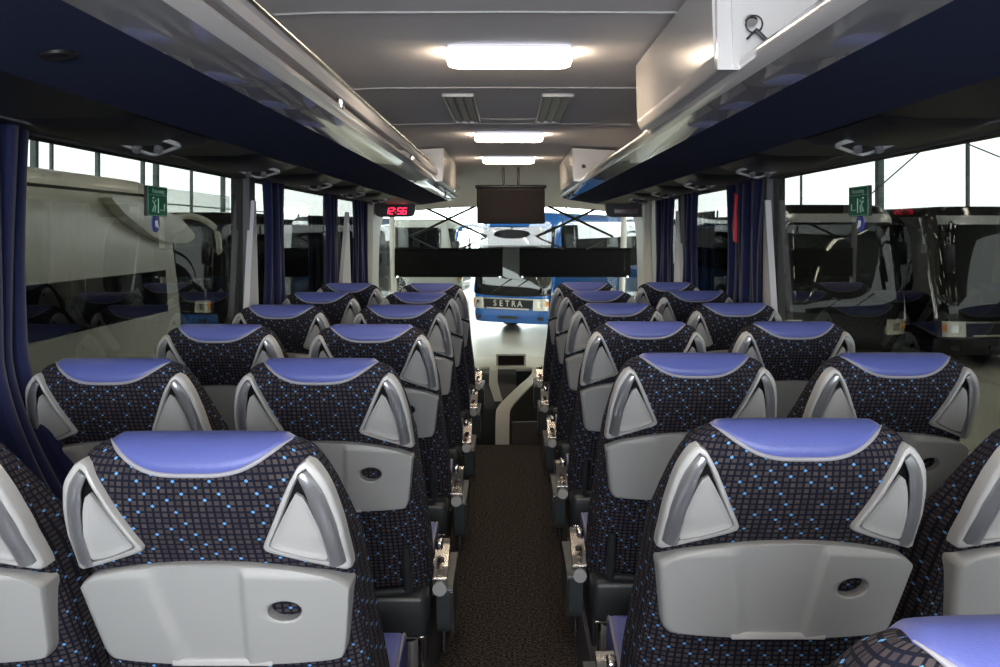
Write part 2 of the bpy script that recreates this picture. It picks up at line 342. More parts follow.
def seat_parts(root, aisle):
    # fabric back
    NT, NS = 96, 0
    ts = [0.0005, .002, .005, .009, .014, .02, .028, .036, .046, .058]+[.058+(.64-.058)*k/26 for k in range(1, 27)]
    V, F, UV = [], [], []
    ref = [body_pt(2*PI*k/NT-PI/2, .07) for k in range(NT)]; acc = [0]*NT
    for k in range(1, NT//2+1): acc[k] = acc[k-1]+(ref[k]-ref[k-1]).length
    for k in range(NT-1, NT//2, -1): acc[k] = acc[(k+1) % NT]-(ref[k]-ref[(k+1) % NT]).length
    vv = 0; last = None
    for t in ts:
        ring = [body_pt(2*PI*k/NT-PI/2, t) for k in range(NT)]
        mid = ring[0]; vv += (mid-last).length if last is not None else 0; last = mid
        for k in range(NT): V.append(ring[k]); UV.append((acc[k]+3.0, 3.0+vv))
    for r in range(len(ts)-1):
        for k in range(NT): F.append((r*NT+k, (r+1)*NT+k, (r+1)*NT+(k+1) % NT, r*NT+(k+1) % NT))
    F.append(tuple(range(NT))); F.append(tuple((len(ts)-1)*NT+k for k in range(NT-1, -1, -1)))
    back = mk('backrest', V, F, M['fabric'], root, uv=UV)
    # leather headrest pad, wraps over the top from the curved seam
    W = .148
    def zc(x): return .044*(.5+.5*math.cos(PI*min(1, abs(x)/W)**1.75))+.0015
    def ttop(x):
        lo, hi = 0, .03
        if fa(0) >= abs(x): return 0.0
        for _ in range(24):
            m_ = (lo+hi)/2
            if fa(m_) >= abs(x): hi = m_
            else: lo = m_
        return hi
    def pt(x, t, side, off):
        a = fa(t); b = fb(t); q = min(1, abs(x)/a); yy = b*(1-q**NE)**(1/NE)
        p = Vector((x, fyc(t)+side*yy, TOPZ-t))
        n = Vector((0, side*yy, max(.0, .055-t)*1.0)); n = n.normalized() if n.length > 1e-6 else Vector((0, 0, 1))
        return p+n*off
    WX = W
    while zc(WX) <= ttop(WX)+.0012: WX -= .0005
    V, F = [], []; nu, nv = 56, 14; rows = 2*nv+1
    for i in range(nu+1):
        u = -1+2*i/nu; x = math.copysign(abs(u)**.8, u)*WX; tz = ttop(x); zb = max(zc(x), tz+.001); edge = min(1, (1-abs(u))*9)
        for j in range(rows):
            if j <= nv: f = j/nv; t = tz+(zb-tz)*(1-f)**2; side = -1
            else: f = (j-nv)/nv; t = tz+(.11-tz)*f**2*(1 if abs(u) < 2 else 1); side = 1
            e2 = min(1, j*.5+.15)
            V.append(pt(x, t, side, .0055*edge*e2+.0006))
    for i in range(nu):
        for j in range(rows-1): F.append((i*rows+j, (i+1)*rows+j, (i+1)*rows+j+1, i*rows+j+1))
    pad = mk('headrest_pad', V, F, M['leather'], root)
    P = []
    for i in range(61):
        u = (-1+2*i/60); x = math.copysign(abs(u)**.8, u)*WX; tz = ttop(x); P.append(pt(x, max(zc(x), tz+.0005), -1, .003))
    MB().tube(P, [.0033*min(1, .25+min(i, 60-i)*.15) for i in range(61)], 8).build('piping', M['piping'], pad)
    # curved handles at both shoulders
    for s in (1, -1):
        o = [(.160, .016, .02), (.190, .052, .03), (.206, .120, .05), (.2125, .222, .012), (.150, .196, .06), (.086, .170, .012), (.111, .118, .04), (.137, .058, .04)]
        ol = roundpoly(o, .02, 7); c = (.162, .145)
        outer = by_angle(ol, c, 72)
        inn = roundpoly([(.159, .032, .012), (.184, .070, .02), (.196, .130, .03), (.201, .206, .006), (.150, .187, .04), (.099, .163, .006), (.120, .120, .03), (.142, .068, .03)], .01, 7)
        inner = by_angle(inn, c, 72)
        fo = [(x*s, z) for x, z in outer]; fi = [(x*s, z) for x, z in inner]
        if s < 0: fo.reverse(); fi.reverse()
        V, F = annulus(fo, fi, [(0, -.024), (0, .004), (.12, .0085), (.4, .010), (.8, .009), (1, .004), (1, -.004)], ear_surf)
        fr = mk('handle_frame', V, F, M['plastic_w'], root)
        # black plate painting in the shade of the gap behind the grip
        dk = by_angle(roundpoly([(.159, .034), (.184, .072), (.196, .130), (.200, .204), (.150, .186), (.101, .162), (.122, .120), (.144, .068)], .01, 5), c, 40)
        V, F = plate([(x*s, z) for x, z in (dk if s > 0 else dk[::-1])], [(1, -.003), (.5, -.003)], ear_surf)
        V = [(a_, b_-.004, c_) for a_, b_, c_ in V]
        mk('handle_gap_shade', V, F, M['black'], fr)
        pk = by_angle(roundpoly([(.1505, .066, .01), (.163, .092, .02), (.176, .140, .03), (.183, .196, .008), (.150, .186, .04), (.100, .162, .008), (.121, .120, .03)], .01, 6), (.148, .145), 48)
        def dish(x, z): return 0
        V, F = plate([(x*s, z) for x, z in (pk if s > 0 else pk[::-1])], [(1, -.002), (1, .0095), (.95, .009), (.85, .0065), (.7, .005), (.3, .0045)], ear_surf)
        mk('handle_pocket', V, F, M['plastic_w'], fr)
        G = spline([(.157, .042), (.172, .070), (.184, .115), (.190, .160), (.193, .202)], 6, False)
        R = [.0075+.0060*min(1, k/8) for k in range(len(G))]
        Gp = [ear_surf(x*s, t, .008) for x, t in G]
        nr = [Vector((s*.35, -1, .15)) for _ in G]
        MB().tube(Gp, R, 14, flat=.55, nrm=nr).build('handle_grip', M['grip'], fr)
    # folding table
    tp = []
    for k in range(21):
        u = -1+2*k/20; tp.append((u*.200, .194+.034*abs(u)**2.3))
    bt = [(.207, .240), (.207, .262), (.196, .350), (.190, .374), (.176, .383), (.10, .385), (0, .385), (-.10, .385), (-.176, .383), (-.190, .374), (-.196, .350), (-.207, .262), (-.207, .240)]
    ol = spline(tp[1:-1]+bt, 3)
    hc = (.109, .280); N = 280
    hole = [(hc[0]+0.0255*math.cos(2*PI*k/N), hc[1]+.0190*math.sin(2*PI*k/N)) for k in range(N)]
    outer = by_angle(ol, hc, N)
    def sm(a, b, x): f = max(0, min(1, (x-a)/(b-a))); return f*f*(3-2*f)
    def ex(x, t):
        d = (t-.2)/.185
        L = sm(-.080+.035*d, -.104+.035*d, x)*.008; R = sm(.046-.014*d, .060-.014*d, x)*.009
        return (L+R)*sm(.200, .222, t-(abs(x)*.10)+.012)
    V, F = annulus(outer, hole, [(0, -.03), (0, .008), (.010, .015), (.03, .0185)]+[(.03+.92*k/56, .0185) for k in range(1, 57)]+[(.965, .0185), (1, .016), (1, -.004)], back_surf, ex)
    tb = mk('folding_table', V, F, M['plastic'], root, auto=55)
    ro = [(hc[0]+.0290*math.cos(2*PI*k/48), hc[1]+.0225*math.sin(2*PI*k/48)) for k in range(48)]
    MB().tube([back_surf(x, z, .0243) for x, z in ro], .0013, 6, True).build('cup_ring', M['plastic_w'], tb)
    MB().box(-.082, .082, -.006, .004, -.006, .006, .003)
    lt = MB(); a = back_surf(0, .379, .0215); lt.box(-.080, .080, a.y-.004, a.y+.020, a.z-.0060, a.z+.0060, .003); lt.build('table_latch', M['plastic_w'], tb)
    # magazine bracket and lower shell
    br = MB()
    br.tube([Vector((.185, fyc(.483)-.10, TOPZ-.483)), Vector((.186, fyc(.52)-.105, TOPZ-.53)), Vector((.186, fyc(.6)-.105, TOPZ-.61))], [.009, .011, .012], 10)
    br.tube([Vector((.186, fyc(.6)-.105, TOPZ-.61)), Vector((.0, fyc(.61)-.11, TOPZ-.625)), Vector((-.186, fyc(.6)-.105, TOPZ-.61))], .011, 10)
    br.tube([Vector((-.185, fyc(.483)-.10, TOPZ-.483)), Vector((-.186, fyc(.52)-.105, TOPZ-.53)), Vector((-.186, fyc(.6)-.105, TOPZ-.61))], [.009, .011, .012], 10)
    br.build('magazine_bracket', M['dark_plastic'], root)
    y0 = fyc(.62)-.115
    MB().box(-.232, .232, y0, y0+.16, TOPZ-.735, TOPZ-.622, .018).build('rear_shell', M['dark_plastic'], root)
    MB().box(-.225, .225, y0+.02, y0+.12, TOPZ-.743, TOPZ-.7355, .002).build('shell_edge', M['satin'], root)
    # cushion: leather top with fabric side panel
    cy0 = fyc(.6)-.04
    prof = [(cy0, .44), (cy0+.04, .452), (cy0+.2, .462), (cy0+.42, .492), (cy0+.47, .488), (cy0+.492, .46), (cy0+.49, .40), (cy0+.44, .365), (cy0, .36)]
    pr = spline(prof, 4)
    V, F = [], []; xs = [-.222, -.216, -.205, .205, .216, .222]; sc = [.93, .985, 1, 1, .985, .93]
    ccy = cy0+.25; ccz = .415
    for x, k in zip(xs, sc):
        for y, z in pr: V.append((x, ccy+(y-ccy)*k, ccz+(z-ccz)*k))
    n = len(pr)
    for i in range(len(xs)-1):
        for k in range(n): F.append((i*n+k, i*n+(k+1) % n, (i+1)*n+(k+1) % n, (i+1)*n+k))
    F.append(tuple(range(n-1, -1, -1))); F.append(tuple((len(xs)-1)*n+k for k in range(n)))
    cu = mk('cushion', V, F, M['leather'], root)
    for sx in (-1, 1):
        q = MB(); q.tube([Vector((sx*.218, ccy+(y-ccy)*.985, ccz+(z-ccz)*.985)) for y, z in pr[:20]], .0032, 6); q.build('piping', M['piping'], cu)
    MB().box(-.20, .20, cy0+.04, cy0+.44, .30, .37, .02).build('seat_pan', M['dark_plastic'], root)
    lg = MB(); lg.box(-.03, .03, cy0+.05, cy0+.38, .0, .04, .008); lg.box(-.022, .022, cy0+.12, cy0+.30, .03, .31, .008); lg.build('pedestal', M['dark_plastic'], root)
    if aisle:
        a = aisle; ay = .33; az = 1.65-.93-PZ
        X = lambda x: a*x
        arm = MB(); arm.box(X(.222), X(.240), ay+.03, ay+.12, az-.075, az+.015, .006); am = arm.build('armrest_bracket', M['satin'], root)
        cap = MB(); cap.prism(roundpoly([(ay-.045, az+.002), (ay+.00, az+.014), (ay+.075, az+.055), (ay+.105, az+.062), (ay+.10, az+.035), (ay+.03, az-.004), (ay-.04, az-.012)], .006, 4), a*.238, a*.276, lambda u, v, h: (h, u, v)); cap.build('armrest_cap', M['satin'], am)
        bt = MB(); bt.box(X(.249), X(.265), ay+.015, ay+.035, az+.016, az+.031, .003); bt.build('release_button', M['black'], am)
        MB().cyl((X(.257), ay-.055, az-.024), (X(.257), ay+.06, az-.024), .0185, 24).build('pivot_knob', M['plastic'], am)
        MB().box(X(.242), X(.262), ay+.0, ay+.04, az+.060, az+.085, .006).build('recline_button', M['satin'], am)
        bl = MB(); bl.prism(roundpoly([(ay-.03, az-.03), (ay+.26, az-.03, .02), (ay+.27, az-.16, .03), (ay+.02, az-.185, .05)], .02, 5), a*.246, a*.290, lambda u, v, h: (h, u, v)); bl.build('armrest_pad', M['teal'], am)
        MB().prism(roundpoly([(ay-.034, az-.04), (ay-.028, az-.04), (ay+.022, az-.190, .03), (ay+.012, az-.190, .03)], .002, 3), a*.284, a*.2925, lambda u, v, h: (h, u, v)).build('armrest_trim', M['satin'], am)
        MB().tube([(X(.262), ay+.04, az-.15), (X(.262), ay+.05, az-.235)], [.008, .006], 10).build('lever', M['chrome'], am)
        sd = MB(); sd.box(X(.214), X(.226), cy0+.02, cy0+.44, .26, .36, .01); sd.build('side_cover', M['fabric'] if False else M['dark_plastic'], root)
        MB().box(X(.16), X(.20), cy0+.1, cy0+.16, 0, .3, .008).build('aisle_leg', M['satin'], root)

GR = 'coach seats in pairs either side of the aisle'
ORD = ['nearest', 'second', 'third', 'fourth', 'fifth', 'farthest']
protos = {}
def place_seat(key, x, y, label):
    aisle = {'L': 1, 'R': -1, 'W': 0}[key]
    if key not in protos:
        o = empty('coach_seat', (x, y, PZ), label, 'seat', GR); seat_parts(o, aisle); protos[key] = o
    else:
        o = copy_tree(protos[key]); o.location = (x, y, PZ); o['label'] = label
    return o
for i in range(6):
    w_ = ['nearest', 'second nearest', 'third nearest', 'fourth from the camera,', 'fifth from the camera,', 'farthest'][i]
    place_seat('L', -.453 if i == 0 else -.440, 1.343+.783*i, f'blue-topped dotted seat, {w_} in the column just left of the aisle')
    place_seat('W', -.928, 1.343+.783*i, f'blue-topped dotted seat, {w_} in the column along the left windows' + (', cut by the frame' if i == 0 else ''))
for i in range(7):
    if i == 0: lab = 'seat cut off by the bottom right corner, only its blue headrest top showing'
    else:
        w_ = ['', 'nearest fully visible', 'second fully visible', 'third fully visible', 'fourth fully visible', 'fifth fully visible', 'farthest'][i]
        lab = f'blue-topped dotted seat, {w_} in the column just right of the aisle'
    place_seat('R', (.457 if i else .437), (.653+.783*i if i else .685), lab)
for i in range(1, 7):
    w_ = ['', 'nearest', 'second nearest', 'third nearest', 'fourth from the camera,', 'fifth from the camera,', 'farthest'][i]
    place_seat('W', .950, .653+.783*i, f'blue-topped dotted seat, {w_} in the column along the right windows' + (', cut by the frame' if i == 1 else ''))

# ------------------------------------------------------------------ coach shell
YB, YF = -1.35, 9.75
SILL, HEAD = 1.02, CZ+.245
struct('floor', MB().box(-.30, .30, YB, 6.98, -.06, 0), M['carpet'])
struct('trim_1', MB().box(-1.25, -.27, YB, 7.3, -.06, PZ), M['wall'])
struct('trim_2', MB().box(.27, 1.25, YB, 7.0, -.06, PZ), M['wall'])
struct('floor_front', MB().box(-1.25, 1.25, 6.98, YF, -.62, -.50), M['dark_plastic'])
struct('trim_3', MB().box(-1.25, 1.25, 6.93, 6.98, -.5, -.06), M['dark_plastic'])
for nm, s in (('wall_left', -1), ('wall_right', 1)):
    b = MB()
    b.box(s*1.2, s*1.27, YB, 7.6, -1.0, SILL)
    b.box(s*1.2, s*1.27, YB, YF-.1, HEAD-.0, CZ+.66)
    b.box(s*1.2, s*1.27, 7.6, YF-.1, -1.0, .95)
    for y in (2.12, 4.17, 6.22, 7.72): b.box(s*1.185, s*1.27, y-.045, y+.045, SILL-.05, HEAD+.02)
    struct(nm, b, M['wall'])
struct('wall_rear', MB().box(-1.27, 1.27, YB-.06, YB, -1.0, 1.30).box(-1.27, 1.27, YB-.06, YB, 2.12, 2.31).box(-1.27, -1.0, YB-.06, YB, 1.3, 2.12).box(1.0, 1.27, YB-.06, YB, 1.3, 2.12), M['wall'])
# panes of the saloon windows
wn = 0
for s in (-1, 1):
    for y0, y1 in ((YB, 2.075), (2.165, 4.125), (4.215, 6.175), (6.265, 7.675), (7.765, 9.4)):
        wn += 1
        g = M['glass'] if y0 < 7 else M['clear']
        struct(f'window_{wn}', MB().box(s*1.215, s*1.221, y0, y1, SILL if y0 < 7.7 else .95, HEAD+.01), g)
# ceiling with transverse seams
V, F = [], []; xs = [-1.2, -1.0, -.8, -.6, -.45, -.3, -.15, 0, .15, .3, .45, .6, .8, 1.0, 1.2]
def cz(x): return CZ+.535-.10*max(0, abs(x)-.45)**1.5-.004*abs(x)
ys = [YB, 7.75, 8.2, 8.7, 9.2, 9.55]; dz = [0, 0, -.05, -.16, -.245, -.27]
for y, d in zip(ys, dz):
    for x in xs: V.append((x, y, cz(x)+d))
n = len(xs)
for i in range(len(ys)-1):
    for k in range(n-1): F.append((i*n+k, (i+1)*n+k, (i+1)*n+k+1, i*n+k+1))
nn = len(V)
V += [(x, y, z+.06) for x, y, z in V]; F += [tuple(i+nn for i in reversed(f)) for f in F]
o = mk('ceiling', V, F, M['ceil']); o['kind'] = 'structure'
struct('ceiling_outer', MB().box(-1.29, 1.29, YB, YF, CZ+.60, CZ+.68), M['roof'])
for i, y in enumerate((2.18, 3.32, 4.42)):
    b = MB(); b.tube([(x, y, cz(x)-.001) for x in xs[3:-3]], .004, 6); struct(f'trim_{4+i}', b, M['seam'])
# raised round-ended hatch rim between the vents
hr = MB(); hr.tube([(-.14+.28*k/16, 4.22+.03*math.sin(PI*k/16), CZ+.532) for k in range(17)], .004, 6); tag(hr.build('hatch_rim', M['ceil_f']), 'thin curved rim of a ceiling hatch between the two louvred vents', 'hatch')

# ceiling lamps
def lamp(y, label):
    r = empty('ceiling_lamp', (0.004, y, CZ+.533), label, 'lamp', 'ceiling lamps down the middle')
    b = MB(); b.box(-.18, .18, -.085, .065, -.012, .004, .006); b.build('lamp_base', M['plastic_w'], r)
    ol = roundpoly([(-.185, -.045), (.185, -.045), (.185, .075), (-.185, .075)], .035, 8)
    V, F = plate(ol, [(1, 0), (1, .018), (.985, .026), (.93, .030), (.5, .031)], lambda x, z, off: (x, z, -.008-off))
    mk('lamp_diffuser', V, F, M['warm'], r)
    V, F = [], []
    for i in range(25):
        u = -1+2*i/24; x = u*.176; dpt = .026+.010*(1-u*u)
        V += [(x, -.100, -.004), (x, -.104, -dpt+.004), (x, -.098, -dpt), (x, -.058, -dpt-.004), (x, -.048, -dpt), (x, -.048, -.004)]
    for i in range(24):
        for k in range(6): F.append((i*6+k, i*6+(k+1) % 6, (i+1)*6+(k+1) % 6, (i+1)*6+k))
    F += [tuple(range(6)), tuple(24*6+k for k in range(5, -1, -1))]
    mk('lamp_cover', V, F, M['cool'], r)
    return r
lamp(2.66, 'largest ceiling lamp, nearest, above the aisle')
lamp(4.90, 'middle ceiling lamp, just beyond the two louvred vents')
lamp(6.46, 'smallest ceiling lamp, just behind the hanging monitor')
lamp(.35, 'ceiling lamp above the camera, out of the frame'); lamp(-.8, 'ceiling lamp above the last row, out of the frame')

# louvred ceiling vents
def vent(sx, label):
    r = empty('ceiling_vent', (sx*.193, 3.9, CZ+.533), label, 'air vent', 'louvred ceiling vents')
    b = MB(); b.box(-.064, .064, -.43, -.412, -.012, .004, .003); b.box(-.064, .064, .412, .43, -.012, .004, .003)
    b.box(-.064, -.055, -.43, .43, -.012, .004, .003); b.box(.055, .064, -.43, .43, -.012, .004, .003); b.build('vent_frame', M['plastic_w'], r)
    MB().box(-.056, .056, -.42, .42, -.001, .003).build('vent_backing', M['dim_silver'], r)
    for k in (-1, 0, 1):
        q = MB(); q.prism([(k*.037-.014, -.002), (k*.037+.008, -.012), (k*.037+.014, -.012), (k*.037-.006, -.002)], -.41, .41, lambda u, v, h: (u, h, v)); q.build('slat', M['cream'], r)
    return r
vent(-1, 'louvred ceiling vent on the left'); vent(1, 'louvred ceiling vent on the right')

# ------------------------------------------------------------------ luggage racks
def rack(s, label):
    r = empty('luggage_rack', (s*.8, 0, CZ+.24), label, 'luggage rack', 'overhead luggage racks'); ox, oz = s*.8, CZ+.24
    Y1 = 7.8 if s > 0 else 8.0
    def ext(name, prof, m, y0=YB, y1=Y1, ny=2):
        n = len(prof); V = []; F = []
        for y in (y0, y1):
            for x, z in prof: V.append((s*x-ox, y, CZ+z-oz))
        for k in range(n): F.append((k, (k+1) % n, n+(k+1) % n, n+k))
        F += [tuple(range(n-1, -1, -1)), tuple(range(n, 2*n))]
        return mk(name, V, F, m, r, auto=30)
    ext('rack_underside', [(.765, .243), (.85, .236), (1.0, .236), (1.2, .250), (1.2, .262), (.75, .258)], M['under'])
    ext('rack_panel', [(.535, .278), (.60, .268), (.70, .252), (.765, .243), (.770, .252), (.70, .262), (.54, .288)], M['navy'])
    if s < 0: ch = [(.535, .278), (.500, .285), (.472, .296), (.455, .305), (.462, .311), (.50, .298), (.54, .288)]
    else: ch = [(.535, .278), (.500, .285), (.475, .293), (.462, .297), (.468, .303), (.50, .296), (.54, .288)]
    ext('mirror_strip', ch, M['silver_gloss'])
    if s < 0: wp = [(.455, .305), (.448, .312), (.443, .325), (.445, .337), (.452, .341), (.458, .337), (.456, .326), (.460, .314), (.465, .309)]
    else: wp = [(.462, .297), (.452, .304), (.446, .316), (.445, .328), (.450, .336), (.458, .337), (.458, .326), (.462, .312), (.470, .303)]
    ext('rack_lip', wp, M['strip_w'])
    ext('rack_shelf', [(.455, .327), (.9, .30), (1.2, .30), (1.2, .29), (.9, .29), (.455, .315)], M['ceil'])
    if s < 0:
        ext('rack_rail', [(.446, .352), (.437, .353), (.432, .372), (.436, .386), (.446, .386), (.442, .372)], M['pillar'])
        q = MB(); q.cyl((-(.437)-ox, YB, CZ+.393-oz), (-(.437)-ox, Y1+.06, CZ+.393-oz), .0085, 14); q.build('hand_rail', M['satin'], r)
        for y in (0.6, 2.4, 4.2, 6.0, 7.6):
            MB().box(-.458-ox, -.440-ox, y, y+.03, CZ+.33-oz, CZ+.39-oz, .004).build('rail_bracket', M['satin'], r)
    MB().prism([(s*.445, .30), (s*.54, .28), (s*.77, .245), (s*1.2, .24), (s*1.2, .5), (s*.6, .5)], Y1-.0, Y1+.02, lambda u, v, h: (u-ox, h, CZ+v-oz)).build('rack_end', M['cream'], r)
    return r
rack(-1, 'long overhead luggage rack on the left, with metal hand rail')
rack(1, 'long overhead luggage rack on the right, under the lockers')
# round loudspeaker in the left rack panel
q = MB(); ang = math.atan2(.035, .23)
for rr, dd in ((.022, .0), ):
    c = Vector((-.655, 1.31, CZ+.259)); nrm = Vector((.15, 0, -1)).normalized()
    q.tube([c-nrm*.002, c+nrm*.004], [.026, .024], 28); q.tube([c+nrm*.004, c+nrm*.0055], [.015, .012], 24)
tag(q.build('speaker_grille', M['black']), 'small round black loudspeaker in the navy left rack panel', 'speaker')

# reading-light / air units on the rack undersides
def unit(s, y, label):
    r = empty('reading_light_unit', (s*.86, y, CZ+.236), label, 'reading light', 'reading light units under the racks')
    # low curved housing
    V, F = [], []; nx, ny = 14, 20
    for i in range(nx+1):
        for j in range(ny+1):
            u = -1+2*i/nx; v = -1+2*j/ny; h = (max(0, 1-u**4)*max(0, 1-v**4))**.7
            V.append((s*.04+u*.13, -.02+v*.26, .004-.034*h))
    for i in range(nx):
        for j in range(ny): a = i*(ny+1)+j; F.append((a, a+1, a+ny+2, a+ny+1))
    mk('unit_housing', V, F, M['black'], r)
    K = [(.080, -.03, -.010), (.004, -.085, .004), (-.085, .0, -.024), (.012, .075, -.040)]
    def dens(pts, r=.02):
        o2 = []
        for i in range(4):
            p = Vector(pts[i]); a_ = Vector(pts[i-1]); b_ = Vector(pts[(i+1) % 4]); q0 = p+(a_-p).normalized()*r; q1 = p+(b_-p).normalized()*r
            for t_ in (0, .25, .5, .75, 1): o2.append(q0*(1-t_)**2+p*2*t_*(1-t_)+q1*t_*t_)
        return [Vector((s*v.x, v.y, v.z-.006)) for v in o2]
    MB().tube(dens(K), .0058, 8, True).build('unit_bezel', M['bus_silver'], r)
    pl = dens([(x*.9, y*.9, z+.001) for x, y, z in K]); q = MB(); q.add(pl+[v+Vector((0, 0, .02)) for v in pl], [tuple(range(20)), tuple(range(39, 19, -1))]+[(i, (i+1) % 20, 20+(i+1) % 20, 20+i) for i in range(20)]); q.build('unit_face', M['black'], r, False)
    for k in (.030, -.022):
        q = MB(); q.tube([(s*k, .022, -.030), (s*k, .012, -.043)], [.012, .009], 16); q.build('spot_lamp', M['dim_silver'], r)
    MB().tube([(s*.088, -.03, -.012), (s*.13, -.12, -.012), (s*.16, -.35, -.004)], .003, 6).build('housing_trim', M['dim_silver'], r)
    return r
u0 = {}
names = ['nearest', 'second', 'third', 'fourth', 'farthest']
for s, side in ((-1, 'left'), (1, 'right')):
    for i, y in enumerate((2.14, 3.07, 3.98, 4.9, 5.8)):
        lab = f'{names[i]} silver-framed reading light unit under the {side} luggage rack'
        if s not in u0: u0[s] = unit(s, y, lab)
        else:
            c = copy_tree(u0[s]); c.location.y = y; c['label'] = lab

# lockers above the racks
def locker(s, y0, y1, label, key):
    X0, X1 = .402, .95; zt, zb = .52, .312
    r = empty('overhead_locker', (s*.7, y0, CZ+zb), label, 'locker', 'white lockers above the racks')
    f = lambda x: s*x-s*.7
    b = MB(); b.prism(roundpoly([(X0-.005, zt), (X0, zb+.03), (X0+.01, zb+.005), (X1, zb), (X1, zt-.03)], .006, 4), .02, y1-y0, lambda u, v, h: (f(u), h, v-zb)); b.build('locker_body', M['locker'], r)
    d = MB(); d.prism(roundpoly([(X0+.002, zt-.004), (X0+.003, zb+.002), (X1, zb+.002), (X1, zt-.03)], .003, 3), -.0, .02, lambda u, v, h: (f(u), h, v-zb)); dr = d.build('locker_door', M['strip_w'], r)
    d = MB(); d.prism(roundpoly([(X0+.028, zt-.008), (X0+.032, zb+.004), (X1, zb+.004), (X1, zt-.03)], .012, 6), -.006, .002, lambda u, v, h: (f(u), h, v-zb)); d.build('door_panel', M['strip_w'], dr)
    kx = f(.466); kz = .405-zb
    q = MB(); q.tube([(kx, -.004, kz), (kx, -.016, kz)], [.0145, .012], 24); lk = q.build('lock', M['chrome'], dr)
    return r, lk, kx, kz
LR, lk, kx, kz = locker(1, 1.74, 2.80, 'large white locker on the right rack with a key in its lock', True)
# the key and ring hang from the lock
kr = empty('key_ring', (.466, 1.722, CZ+.405), 'small key on a wire ring hanging from the lock of the near right locker', 'key')
MB().tube([(.004+.016*math.cos(a*PI/12), -.004-.002*math.sin(a*PI/12), -.008+.016*math.sin(a*PI/12)) for a in range(24)], .0017, 8, True).build('ring', M['dark_plastic'], kr)
q = MB(); q.tube([(.006, -.008, -.02), (.032, -.008, -.046)], [.0045, .005], 8); q.build('key_blade', M['dark_plastic'], kr)
q = MB(); q.tube([(.008, -.010, -.018), (-.012, -.010, -.038)], .0022, 8); q.build('key_bow', M['dark_plastic'], kr)
for s, side in ((-1, 'left'), (1, 'right')):
    o, lk2, a, b = locker(s, 5.56, 6.95, f'small distant white locker above the {side} rack beside the monitor', False)

# ------------------------------------------------------------------ curtains and window pillars
def curtain(s, y0, y1, label, m='curtain', kick=0.0, zb=SILL-.02, zt=HEAD+.0, xin=1.165, waist=.82, folds=5, name='curtain'):
    V, F = [], []; nz, ny = 26, 60; cy = (y0+y1)/2
    for i in range(nz+1):
        f = i/nz; z = zt+(zb-zt)*f
        wd = (y1-y0)/2*(1-(1-waist)*math.sin(min(1, f*1.15)*PI)**1)
        kx = kick*max(0, (f-.55)/.45)**1.6
        for j in range(ny+1):
            u = -1+2*j/ny; ph = u*folds*PI
            V.append((s*(xin-kx-.020*math.cos(ph)*(0.6+.4*f)-.012*math.sin(ph*.37+f*2)), cy+u*wd+.008*math.sin(ph*2), z))
    for i in range(nz):
        for j in range(ny): a = i*(ny+1)+j; F.append((a, a+1, a+ny+2, a+ny+1))
    n = len(V); V += [(x+s*.004, y, z) for x, y, z in V]; F += [tuple(k+n for k in reversed(f_)) for f_ in F]
    o = mk(name, V, F, M[m], None); tag(o, label, 'curtain', 'window curtains'); return o
def ppanel(s, y0, y1, yt, label=None, idx=0):
    b = MB(); b.prism([(y0, SILL-.05), (y1, SILL-.05), (yt+.01, HEAD-.10), (yt-.01, HEAD-.10)], 1.168, 1.195, lambda u, v, h: (s*h, u, v))
    o = b.build('window_pillar_cover', M['pillar']); tag(o, label, 'pillar cover', 'silver pillar covers'); return o
curtain(-1, 1.80, 2.19, 'navy curtain at the left edge of the picture, gathered and spreading at the sill', xin=1.15, kick=.17, zb=SILL-.06)
curtain(-1, 4.30, 4.72, 'navy curtain at the second left window pillar')
curtain(-1, 6.75, 7.35, 'navy curtain farthest forward on the left side', folds=6)
curtain(-1, 5.75, 6.15, 'dark gathered curtain hanging just behind the far left window pillar')
cr = curtain(1, 4.08, 4.72, 'navy curtain at the right window pillar with a red tie band', folds=6)
curtain(1, 6.30, 6.95, 'navy curtain farthest forward on the right side', folds=6)
curtain(1, 5.55, 6.0, 'dark gathered curtain hanging just behind the far right window pillar')
curtain(1, 6.98, 7.5, 'pale translucent curtain beside the right front doorway', m='curtain_w', zb=1.0, folds=4, xin=1.14)
q = MB(); q.prism([(4.39, CZ+.18), (4.42, CZ+.19), (4.43, CZ+.10), (4.45, CZ+.03), (4.44, CZ-.04), (4.41, CZ-.05), (4.405, CZ+.03), (4.42, CZ+.10)], 1.110, 1.122, lambda u, v, h: (h, u, v))
q.build('tie_band', M['red'], cr)
ppanel(-1, 4.00, 4.25, 4.16, 'silver wedge-shaped pillar cover beside the second left curtain')
ppanel(1, 3.92, 4.14, 4.10, 'silver wedge-shaped pillar cover beside the near right curtain')
ppanel(-1, 6.2, 6.75, 6.6, 'silver wedge-shaped pillar cover at the far left curtain')
ppanel(1, 6.0, 6.4, 6.25, 'silver wedge-shaped pillar cover at the far right curtain')

